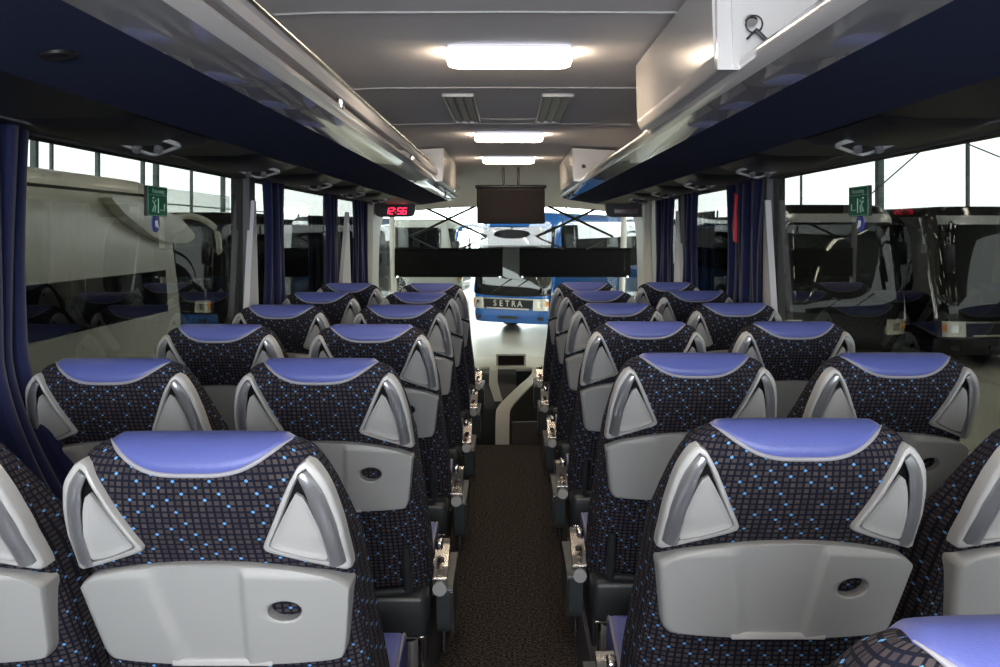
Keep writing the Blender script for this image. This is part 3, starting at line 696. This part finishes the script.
# emergency exit signs and round stickers on the panes
def exit_sign(s, label):
    r = empty('exit_sign', (s*1.205, 3.08, CZ+.105), label, 'sign', 'green window signs')
    MB().box(-.0058, .0058, -.087, .087, -.051, .051, .001).build('sign_board', M['black'], r); MB().box(-s*.0056, -s*.0062, -.084, .084, -.0495, .0495).build('sign_border', M['sign_w'], r)
    xs_ = -s*.0068
    q = MB(); q.box(xs_-.0008, xs_+.0008, -.081, .081, .022, .047); q.build('sign_header', M['sign'], r)
    q = MB(); q.box(xs_-.0008, xs_+.0008, -.081, .081, -.047, .0195); fld = q.build('sign_field', M['sign'], r)
    xw = -s*.0085
    g = MB()
    for a, b in (((-.05, .0), (-.03, -.012)), ((-.03, -.012), (-.05, -.035)), ((-.035, -.005), (-.02, .004)), ((-.02, -.015), (-.03, -.038)), ((.02, -.03), (.055, -.03)), ((.055, -.03), (.055, -.008)), ((.0, .01), (.0, -.04))):
        g.tube([(xw, a[0], a[1]), (xw, b[0], b[1])], .0022, 6)
    g.tube([(xw, -.045, .008), (xw, -.045, .0085+.004)], .004, 8); g.build('pictogram', M['sign_w'], fld)
    mt = Matrix.Translation((xw, 0, .034)) @ Matrix.Rotation(PI/2 if s < 0 else -PI/2, 4, 'Z') @ Matrix.Rotation(PI/2, 4, 'X')
    text_mesh('Notausstieg', .022, 'sign_text', M['sign_w'], r, mt, .0004)
    return r
exit_sign(-1, 'green emergency exit sign on the left window'); exit_sign(1, 'green emergency exit sign on the right window')
for s, side in ((-1, 'left'), (1, 'right')):
    r = empty('round_sticker', (s*1.208, 3.09, CZ+.03), f'small round blue sticker below the green sign on the {side} window', 'sticker', 'round window stickers')
    q = MB(); q.tube([(s*.004, 0, 0), (-s*.001, 0, 0)], .031, 28); q.build('sticker_disc', M['sign_b'], r)
    q = MB(); q.tube([(-s*.002, 0, .018), (-s*.002, 0, .0185)], .005, 8); q.tube([(-s*.002, 0, .010), (-s*.002, .004, -.004), (-s*.002, .014, -.016)], .0035, 8); q.tube([(-s*.002, -.01, .008), (-s*.002, -.004, -.012)], .003, 8)
    q.build('person_symbol', M['white'], r)

# ------------------------------------------------------------------ front of the coach
# monitor on its bracket
mo = empty('ceiling_monitor', (.023, 7.2, CZ+.50), 'black monitor hanging from the ceiling at the front of the aisle', 'monitor')
MB().box(-.272, .272, -.02, .03, -.435, -.145, .012).build('monitor_housing', M['black'], mo)
MB().box(-.255, .255, -.0225, -.0195, -.42, -.16).build('screen', M['screen'], mo)
MB().box(-.285, .285, -.03, .05, -.15, -.125, .008).build('monitor_hood', M['black'], mo)
MB().box(-.07, -.05, -.01, .03, -.13, .02, .004).build('bracket', M['black'], mo)
MB().box(.05, .07, -.01, .03, -.13, .02, .004).build('bracket', M['black'], mo)
# inner mirror
im = empty('inside_mirror', (.04, 8.6, CZ+.0), "driver's dark oval mirror below the monitor", 'mirror')
V, F = plate([(.17*math.cos(2*PI*k/40), .045*math.copysign(abs(math.sin(2*PI*k/40))**.8, math.sin(2*PI*k/40))) for k in range(40)], [(1, 0), (1, .02), (.92, .03), (.5, .031)], lambda x, z, off: (x, -off, z-.02))
mk('mirror_housing', V, F, M['black'], im)
MB().tube([(0, .0, .0), (0, .1, .18), (0, .12, .40)], .009, 8).build('mirror_stalk', M['black'], im)
# clock and destination display boxes
DIG = {'1': 'bc', '2': 'abged', '5': 'afgcd', '6': 'afgedc', ':': ':'}
def display(cx, label, txt):
    r = empty('display_box', (cx, 7.72, CZ+.18), label, 'display', 'display boxes at the rack ends')
    MB().prism(roundpoly([(-.18, .06), (.18, .06), (.165, -.035), (.13, -.052), (-.13, -.052), (-.165, -.035)], .02, 5), -.03, .05, lambda u, v, h: (u, h, v)).build('display_housing', M['black'], r)
    if txt:
        sg = .026; x0 = -.082
        for ch in txt:
            g = MB(); wd = .030; sh = lambda x, z: (x+z*.18, -.033, z)
            if ch == ':':
                for z in (-.012, .014): g.tube([(x0+.004, -.034, z), (x0+.004, -.036, z)], .004, 8)
                g.build('led_colon', M['led'], r); x0 += .022; continue
            seg = {'a': ((0, sg), (wd, sg)), 'g': ((0, 0), (wd, 0)), 'd': ((0, -sg), (wd, -sg)), 'f': ((0, sg), (0, 0)), 'b': ((wd, sg), (wd, 0)), 'e': ((0, 0), (0, -sg)), 'c': ((wd, 0), (wd, -sg))}
            for k in DIG[ch]:
                a, b = seg[k]; g.tube([sh(x0+a[0], a[1]), sh(x0+b[0], b[1])], .0035, 6)
            g.build('led_digit', M['led'], r); x0 += wd+.014
    else:
        MB().box(-.10, .10, -.0325, -.029, -.022, .022, .001).build('display_window', M['led_dim'], r)
    return r
display(-.97, 'black clock box with red digits at the front of the left rack', '12:56')
display(1.01, 'black display box with a dim reddish panel at the front of the right rack', None)
# windscreen and its surround
struct('window_11', MB().box(-1.2, 1.2, 9.62, 9.63, .25, CZ+.27), M['clear'])
for s in (-1, 1):
    b = MB(); b.tube([(s*1.2, 9.58, .1), (s*1.2, 9.5, .9), (s*1.22, 9.50, 1.5), (s*1.22, 9.45, CZ+.26)], .03, 12, flat=.9); struct(f'trim_{8 if s<0 else 9}', b, M['cream'], True)
    # pale door / driver's window surround with curved inner edge
    b = MB(); b.prism(roundpoly([(7.5, .3), (7.62, HEAD), (9.4, HEAD), (9.4, HEAD-.05), (8.3, HEAD-.06, .3), (7.98, 1.65, .3), (7.92, 1.15, .1), (8.2, 1.02), (9.4, .98), (9.4, .5), (9.4, .3)], .03, 6), 1.14, 1.20, lambda u, v, h: (s*h, u, v)); struct(f'trim_{10 if s<0 else 11}', b, M['cream'])
struct('wall_front', MB().box(-1.25, 1.25, 9.60, 9.7, -.6, .24), M['dark_plastic'])
# blinds with scissor arms
def blindset(x0, x1, label):
    Y = 9.45; r = empty('sun_blind', ((x0+x1)/2, Y, CZ-.18), label, 'sun blind', 'black roller blinds at the windscreen'); hw = (x1-x0)/2
    MB().box(-hw, hw, -.004, .004, -.285, .0, .002).build('blind_sheet', M['blind'], r)
    q = MB(); q.cyl((-hw, 0, -.285), (hw, 0, -.285), .010, 10); q.build('lower_bar', M['blind'], r)
    q = MB(); q.cyl((-hw, 0, 0), (hw, 0, 0), .014, 10); q.build('blind_roller', M['blind'], r)
    zt = .45; 
    for a in (((-.28, zt), (.40, .13), (.12, 0)), ((.28, zt), (-.40, .13), (-.12, 0))):
        MB().tube([(x, -.012, z) for x, z in a], .013, 8).build('scissor_arm', M['black'], r)
    for sx in (-1, 1): MB().tube([(sx*(hw-.03), -.008, -.29), (sx*(hw-.03), -.016, -.29)], .012, 10).build('end_stop', M['satin'], r)
blindset(-1.19, -.055, 'black pull-down blind with scissor arms on the left of the windscreen')
blindset(.12, 1.285, 'black pull-down blind with scissor arms on the right of the windscreen')
# dashboard
da = empty('dashboard', (-.2, 8.95, 0), 'dark dashboard with controls below the windscreen', 'dashboard')
V, F = [], []; prof = [(-.45, -.5), (-.42, .0), (-.36, .20), (-.25, .285), (0.0, .31), (.6, .22), (.62, -.5)]
b = MB(); b.prism(roundpoly(prof, .04, 5), -.95, .28, lambda u, v, h: (h, u, v)); b.build('dash_body', M['dark_plastic'], da)
MB().prism(roundpoly([(-.44, .05), (-.37, .2), (-.25, .295), (-.1, .31), (-.1, .33), (-.28, .315), (-.40, .22), (-.47, .05)], .01, 4), .02, .10, lambda u, v, h: (h+(.05 if v < .1 else 0), u, v)).build('dash_rib', M['cream'], da)
MB().box(-.9, .7, -.1, .62, .275, .325, .02).build('dash_shelf', M['cream'], da)
for k in range(6): MB().box(-.22+.05*(k % 3), -.185+.05*(k % 3), -.44, -.40, .08-.06*(k//3), .11-.06*(k//3), .004).build('switch', M['satin'] if k % 2 else M['black'], da)
MB().tube([(-.12, -.42, -.05), (-.09, -.50, .06)], [.006, .012], 10).build('gear_lever', M['satin'], da)
MB().cyl((-.06, -.43, .0), (-.06, -.455, .0), .03, 16).build('gauge', M['black'], da)
dm = empty('dash_monitor', (.03, 8.95, .315), 'small monitor with beige frame standing on the dashboard', 'monitor')
MB().box(-.15, .15, -.02, .02, .0, .125, .008).build('monitor_frame', M['cream'], dm)
MB().box(-.128, .128, -.023, -.019, .015, .108).build('screen', M['screen'], dm)
# curved stair partition with a pale cap
P = [(-.045, 7.15, -.45), (-.045, 7.15, 0), (-.043, 7.17, .17), (-.03, 7.25, .235), (.05, 7.6, .262), (.16, 8.05, .285), (.25, 8.4, .30), (.29, 8.7, .31), (.27, 9.0, .32)]
P = spline(P, 5, False)
V, F = [], []
for p in P:
    x, y, z = p; V += [(x-.055, y, z), (x+.055, y, z), (x+.055, y+.02, z-.02), (x-.055, y+.02, z-.02)]
for i in range(len(P)-1):
    for k in range(4): F.append((i*4+k, i*4+(k+1) % 4, (i+1)*4+(k+1) % 4, (i+1)*4+k))
sp = empty('stair_partition', (0, 7.2, -.5), 'curved pale-capped partition beside the front stairwell', 'partition')
o = mk('partition_cap', V, F, M['cream'], sp); o.location = (0, -7.2, .5)
V, F = [], []
for p in P[6:]:
    x, y, z = p; V += [(x+.05, y+.02, z-.022), (x+.05, y+.02, -.5), (x-.03, y+.02, -.5), (x-.03, y+.02, z-.022)]
n = len(P)-6
for i in range(n-1):
    for k in range(4): F.append((i*4+k, i*4+(k+1) % 4, (i+1)*4+(k+1) % 4, (i+1)*4+k))
o = mk('partition_side', V, F, mat('brown_panel', (0.06, 0.048, 0.042), .6), sp); o.location = (0, -7.2, .5)
struct('trim_12', MB().box(.03, .30, 7.05, 7.09, -.5, .16, 0.0), mat('brown_riser', (0.05, 0.042, 0.038), .6))
# guide's folding seat low at the front right
gs = empty('guide_seat', (.43, 8.0, -.5), "guide's dark seat with grey rim, low by the front doorway", 'seat')
ol = roundpoly([(-.13, .10, .03), (.20, .10, .03), (.20, .80, .10), (.02, .86, .12), (-.10, .70, .12)], .05, 8)
V, F = plate(ol, [(1, -.05), (1, .02), (.95, .04), (.85, .045), (.4, .045)], lambda x, z, off: (x, -off, z+.15)); mk('backrest', V, F, M['dark_plastic'], gs)
q = MB(); q.tube([(x, -.035, z+.15) for x, z in ol], .010, 8, True); q.build('rim', M['plastic'], gs)
MB().box(-.12, .2, .0, .38, .28, .38, .03).build('cushion', M['leather'], gs)
MB().box(0, .08, .1, .2, 0, .3, .01).build('pedestal', M['dark_plastic'], gs)
# driver's seat
ds = empty('driver_seat', (-.72, 7.95, -.5), "driver's seat with dark fabric back at the front left", 'seat')
ol = roundpoly([(-.24, .1), (.24, .1), (.23, .82, .12), (-.23, .82, .12)], .05, 8)
V, F = plate(ol, [(1, -.05), (1, .02), (.95, .04), (.85, .045), (.4, .045)], lambda x, z, off: (x, -off, z+.3)); mk('backrest', V, F, M['dark_plastic'], ds)
MB().box(-.24, .24, 0, .45, .36, .48, .04).build('cushion', M['leather'], ds); MB().box(-.15, .15, .1, .4, 0, .38, .03).build('pedestal', M['dark_plastic'], ds)
# steering wheel
sw = empty('steering_wheel', (-.62, 8.6, .1), "driver's black steering wheel in front of the dashboard", 'steering wheel')
q = MB(); q.tube([(.22*math.cos(a*PI/20), .22*math.sin(a*PI/20)*.5, .22*math.sin(a*PI/20)*.86) for a in range(40)], .014, 10, True); q.build('rim', M['black'], sw)
q = MB(); q.tube([(-.21, 0, 0), (.21, 0, 0)], .016, 8); q.tube([(0, 0, 0), (0, -.1, -.19)], .016, 8); q.build('spokes', M['black'], sw)
q = MB(); q.tube([(0, 0, 0), (0, .25, -.1)], .03, 10); q.build('column', M['black'], sw)

# ------------------------------------------------------------------ outside: showroom
struct('floor_showroom', MB().box(-26, 30, -25, 75, GZ-.2, GZ), M['tile'])
struct('ceiling_showroom', MB().box(-14.3, 16.3, -25, 62.3, 5.6, 5.9), M['roof'])
XL, XR, YE = -14.0, 16.0, 62.0
struct('wall_showroom_left', MB().box(XL-.3, XL, -25, YE, GZ, CZ+.8), M['dado'])
struct('wall_showroom_right', MB().box(XR, XR+.3, -25, YE, GZ, CZ+.2), M['dado'])
struct('wall_showroom_end', MB().box(XL, XR, YE, YE+.3, GZ, GZ+1.0), M['dado'])
def post(x, y, w_, label):
    b = MB(); b.box(x-w_, x+w_, y-w_, y+w_, GZ, 5.6, .01)
    if True:
        b.box(x-w_*1.8, x+w_*1.8, y-w_*1.8, y+w_*1.8, GZ, GZ+.04, .005)
    return tag(b.build('window_post', M['steel']), label, 'post', 'showroom window posts')
ordn = ['first', 'second', 'third', 'fourth', 'fifth', 'sixth', 'seventh', 'eighth']
for i, (y, w_) in enumerate(((26.6, .09), (27.6, .05), (30.7, .07), (34.5, .07), (35.8, .10), (39.8, .06), (44.2, .10), (46.2, .10))):
    post(XL, y, w_, f'steel window post above the white coach on the left, {ordn[i]} counted from the left edge')
for i, (y, w_) in enumerate(((27.8, .05), (34.4, .13), (43.6, .05))):
    post(XR-1.8, y, w_, ['thin dark post behind the crossed cables at the far right', 'thick dark post above the right exit sign', 'thin dark post just right of the navy curtain with red band'][i])
q = MB()
q.tube([(XR-2.0, 27.8, CZ+3.6), (XR-2.0, 37.5, CZ+.6)], .025, 6); q.tube([(XR-2.05, 22.5, CZ+1.2), (XR-2.05, 31, CZ+3.8)], .02, 6)
tag(q.build('bracing_cable', M['steel']), 'thin crossed bracing cables outside the right window', 'cable')
for i, z in enumerate((CZ+1.15, CZ+3.4)):
    struct(f'trim_{13+i}', MB().box(XL-.05, XL+.05, -25, YE, z-.03, z+.03), M['steel'])
for i, x in enumerate(range(-12, 16, 4)):
    tag(MB().box(x-.06, x+.06, YE-.06, YE+.06, GZ, 5.6, .01).build('window_post', M['steel']), f'steel post of the glazed end wall far ahead, {ordn[i]} from the left', 'post', 'showroom end wall posts')
fc = MB(); fc.box(-60, -34, 76, 110, GZ, 6.0); o = struct('facade_far', fc, M['facade'])
# rows of tube lamps below the showroom roof
t0 = None; k = 0
rows_ = [('left', -9), ('second', -3.5), ('third', 1.5), ('fourth', 6.5), ('right', 11.5)]
for rn, x in rows_:
    for j in range(14):
        y = -20+j*3.3
        if t0 is None:
            t0 = empty('tube_lamp', (x, y, 5.35), 'tube lamp hanging below the showroom roof, mirrored in the dark coaches', 'lamp', 'showroom tube lamps')
            MB().box(-.10, .10, -.8, .8, .03, .10, .01).build('lamp_body', M['white'], t0)
            MB().box(-.06, .06, -.75, .75, -.02, .03, .01).build('tube', M['tube'], t0)
            MB().box(-.01, .01, -.01, .01, .1, .25).build('hanger', M['steel'], t0)
        else:
            c = copy_tree(t0); c.location = (x, y, 5.35)

# ------------------------------------------------------------------ outside: coaches
def coach(name, loc, rz, label, paint, lower=None, L=12.0, W=1.27, H=3.4, belt=1.55, glass_top=3.05, ws0=1.05, ws1=3.0, badge=None, frame=None, grille=True, side_glass=True):
    r = empty(name, loc, label, 'coach', None, rz)
    H0 = .30
    def f(z): return max(0, z-1.3)*.20+max(0, z-2.9)**2*1.2+max(0, .7-z)**2*.5      # front rake
    def hw(z):
        w_ = W-max(0, z-2.0)*.045
        top = H-z
        if top < .3: w_ -= .3-math.sqrt(max(0, .09-(.3-top)**2))
        return w_
    D = .55
    def ring(z, off=0):
        w_ = hw(z)+off; ff = f(z)-off; R = []
        for k in range(41):
            a = -PI/2+PI*k/40; x = w_*math.copysign(abs(math.sin(a))**.5, math.sin(a)); y = ff+D-D*abs(math.cos(a))**.5
            R.append((x, y, z))
        R += [(w_, y, z) for y in (L*.3, L*.6, L-.25)]+[(w_-.1, L-.02, z), (0, L, z), (-w_+.1, L-.02, z)]+[(-w_, y, z) for y in (L-.25, L*.6, L*.3)]
        return R
    zs = [H0, .4, .6, .9, 1.2, 1.5, 1.8, 2.1, 2.4, 2.7, 2.9, 3.0, H-.3, H-.2, H-.12, H-.06, H-.02, H]
    zs = sorted(set(zs)); V, F = [], []
    for z in zs: V += ring(z)
    n = len(ring(1.0))
    for i in range(len(zs)-1):
        for k in range(n): F.append((i*n+k, i*n+(k+1) % n, (i+1)*n+(k+1) % n, (i+1)*n+k))
    F.append(tuple(range(n-1, -1, -1))); F.append(tuple((len(zs)-1)*n+k for k in range(n)))
    body = mk('coach_body', V, F, M[paint], r)
    def fp(u, z, off):      # u -1..1 across the nose
        w_ = hw(z)+off; a = u*PI/2; x = w_*math.copysign(abs(math.sin(a))**.5, math.sin(a)); return (x, f(z)-off+D-D*abs(math.cos(a))**.5, z)
    def patch(nm, u0, u1, z0, z1, off, m, par=r, nu=24, nz=12, bow=0.0):
        V, F = [], []
        for i in range(nu+1):
            for j in range(nz+1):
                u = u0+(u1-u0)*i/nu; zz = z0+bow*(1-(2*i/nu-1)**2); z = zz+(z1-zz)*j/nz
                # even spacing across
                uu = math.copysign(math.asin(min(1, u*u))/(PI/2), u)
                V.append(fp(uu, z, off))
        for i in range(nu):
            for j in range(nz): a = i*(nz+1)+j; F.append((a, a+1, a+nz+2, a+nz+1))
        N = len(V)
        for i in range(nu+1):
            for j in range(nz+1): x, y, z = V[i*(nz+1)+j]; V.append((x*.97, y+.03, z))
        F += [tuple(q_+N for q_ in reversed(f_)) for f_ in F]
        for i in range(nu): F.append((i*(nz+1), (i+1)*(nz+1), (i+1)*(nz+1)+N, i*(nz+1)+N)); a = i*(nz+1)+nz; F.append((a, a+nz+1, a+nz+1+N, a+N))
        return mk(nm, V, F, m, par)
    wsd = patch('windscreen', -.97, .97, ws0, ws1, .012, M['bus_glass'], bow=-.05)
    patch('roof_visor', -.9, .9, ws1+.01, ws1+.2, .014, M[frame or paint])
    if frame:
        for s in (-1, 1):
            P = [fp(s*(.72+.2*k/8), ws0+(ws1+.18-ws0)*k/8, .02) for k in range(9)]
            MB().tube([(s*(hw(z)-.01), f(z)+.25+.15*(z-ws0), z) for z in [ws0+(ws1+.15-ws0)*k/10 for k in range(11)]], .045, 8, flat=.7).build('screen_pillar', M[frame], wsd)
    if side_glass:
        for s in (-1, 1):
            y = .85; gn = 0
            while y < L-.9:
                y1 = min(y+1.95, L-.5)
                q = MB(); V = []
                for (yy, z) in ((y, belt), (y1, belt), (y1, glass_top), (y, glass_top)): V.append((s*(hw(z)+.012), yy, z))
                V += [(a-s*.03, b, c) for a, b, c in V]
                q.add(V, [(0, 1, 2, 3), (7, 6, 5, 4), (0, 4, 5, 1), (1, 5, 6, 2), (2, 6, 7, 3), (3, 7, 4, 0)]); q.build('side_window', M['bus_glass'], r, False)
                y = y1+.012
    # skirt trim and bumper
    patch('bumper', -.995, .995, .34, .62, .02, M[lower or paint])
    if grille:
        g = patch('grille', -.60, .60, .72, .98, .03, M['black'])
        patch('grille_bar', -.62, .62, .965, 1.005, .045, M['chrome'], g, nz=2); patch('grille_bar', -.52, .52, .69, .73, .045, M['chrome'], g, nz=2)
        if badge:
            for i, ch in enumerate(badge):
                mt = Matrix.Translation((-.40+.20*i, -.03, .845)) @ Matrix.Rotation(PI/2, 4, 'X')
                text_mesh(ch, .23, 'badge_letter', M['chrome'], g, mt, .012, True)
        patch('number_plate', -.25, .25, .42, .50, .045, M['dark_plastic'])
    for s in (-1, 1):
        hl = patch('headlamp', s*.62, s*.93, .68, 1.0, .03, M['lens'], nu=10, nz=5)
        patch('lamp_ring', s*.72, s*.82, .76, .92, .045, M['chrome'], hl, nu=6, nz=4)
        patch('indicator', s*.87, s*.93, .80, .94, .045, M['amber'], hl, nu=4, nz=3)
        patch('fog_lamp', s*.70, s*.82, .40, .50, .04, M['dark_plastic'], nu=5, nz=3)
        # mirror arms
        mr = MB(); mr.tube(spline([(s*.95, .35, 2.95), (s*1.2, -.05, 3.05), (s*1.42, -.35, 2.9), (s*1.46, -.42, 2.55)], 5, False), [.04]*16, 8); ma = mr.build('mirror_arm', M[paint], r)
        MB().box(s*1.36, s*1.56, -.50, -.38, 2.0, 2.6, .05).build('mirror_head', M['black'], ma)
        for y in (2.9, L-3.2) if L > 9 else (2.2, L-2):
            q = MB(); q.cyl((s*(W-.26), y, .5), (s*(W+.012), y, .5), .5, 28); t_ = q.build('wheel', M['tyre'], r)
            q = MB(); q.tube([(s*(W+.0), y, .5), (s*(W+.03), y, .5), (s*(W+.035), y, .5)], [.30, .29, .12], 24); q.tube([(s*(W+.03), y, .5), (s*(W+.06), y, .5)], [.11, .09], 16)
            for kk in range(8): q.tube([(s*(W+.02), y+.2*math.cos(kk*PI/4), .5+.2*math.sin(kk*PI/4)), (s*(W+.04), y+.2*math.cos(kk*PI/4), .5+.2*math.sin(kk*PI/4))], .035, 8)
            q.build('hub', M['hub'], t_)
    for s in (-.25, .30): 
        q = MB(); x0 = s*1.0
        q.tube([(x0-.3, f(1.15)-.04+.03, 1.12), (x0+.35, f(1.5)-.06+.03, 1.55)], .012, 6); q.build('wiper', M['black'], wsd)
    return r
# parallel white coach, seen through the left windows (faces forward)
wc = coach('parked_coach', (-5.15, 11.1, GZ), PI, 'large white coach parked alongside, filling the left windows', 'bus_white', belt=1.95, glass_top=3.26, H=3.43, L=12.5)
fin = MB(); S = lambda px, py, X=3.845: (X*900/(508-px), CZ-(py-232)/900*(X*900/(508-px)))
pts = [S(*p) for p in ((104, 196), (122, 199), (150, 206), (176, 218), (192, 236), (184, 243), (165, 243), (148, 236), (122, 216))]
fin.prism(roundpoly(pts, .08, 5), -.10, .02, lambda u, v, h: (-(-3.86-h)-0, u, v) if False else (-3.86+h+.05, u, v))
o = fin.build('side_fin', M['bus_white']); o.parent = wc; o.matrix_parent_inverse = (Matrix.Translation((-5.15, 11.1, GZ)) @ Matrix.Rotation(PI, 4, 'Z')).inverted()
# blue coach straight ahead
coach('parked_coach', (0, 25.2, GZ), math.radians(-30), 'bright blue coach with chrome lettering on its grille, ahead beyond the windscreen', 'bus_blue', badge='SETRA', frame='bus_blue', belt=1.75, ws0=1.10, L=8.5)
# white coach ahead on the left
coach('parked_coach', (-1.8, 39.5, GZ), math.radians(80), 'white coach seen from its side, ahead on the left beyond the clock', 'bus_white', belt=1.7, L=12)
# two black coaches seen through the right window
coach('parked_coach', (7.1, 19.0, GZ), math.radians(2), 'dark coach with pale curved roof edge behind the right exit sign', 'bus_black', frame='bus_silver', W=1.42, ws0=.95, ws1=3.05, H=3.45, L=8, grille=False)
coach('parked_coach', (10.3, 18.6, GZ), math.radians(3), 'black coach at the right edge with lamp rows mirrored in its windscreen', 'bus_black', lower='bus_black', frame='bus_silver', W=1.36, H=3.4, badge=None)
coach('parked_coach', (8.3, 34, GZ), math.radians(4), 'black coach glimpsed between the two right-hand curtains', 'bus_black', frame='bus_black')
coach('parked_coach', (-9.2, 24.5, GZ), math.radians(-18), 'dark coach with blue lower body glimpsed between the left-hand curtains', 'bus_black', lower='bus_blue')
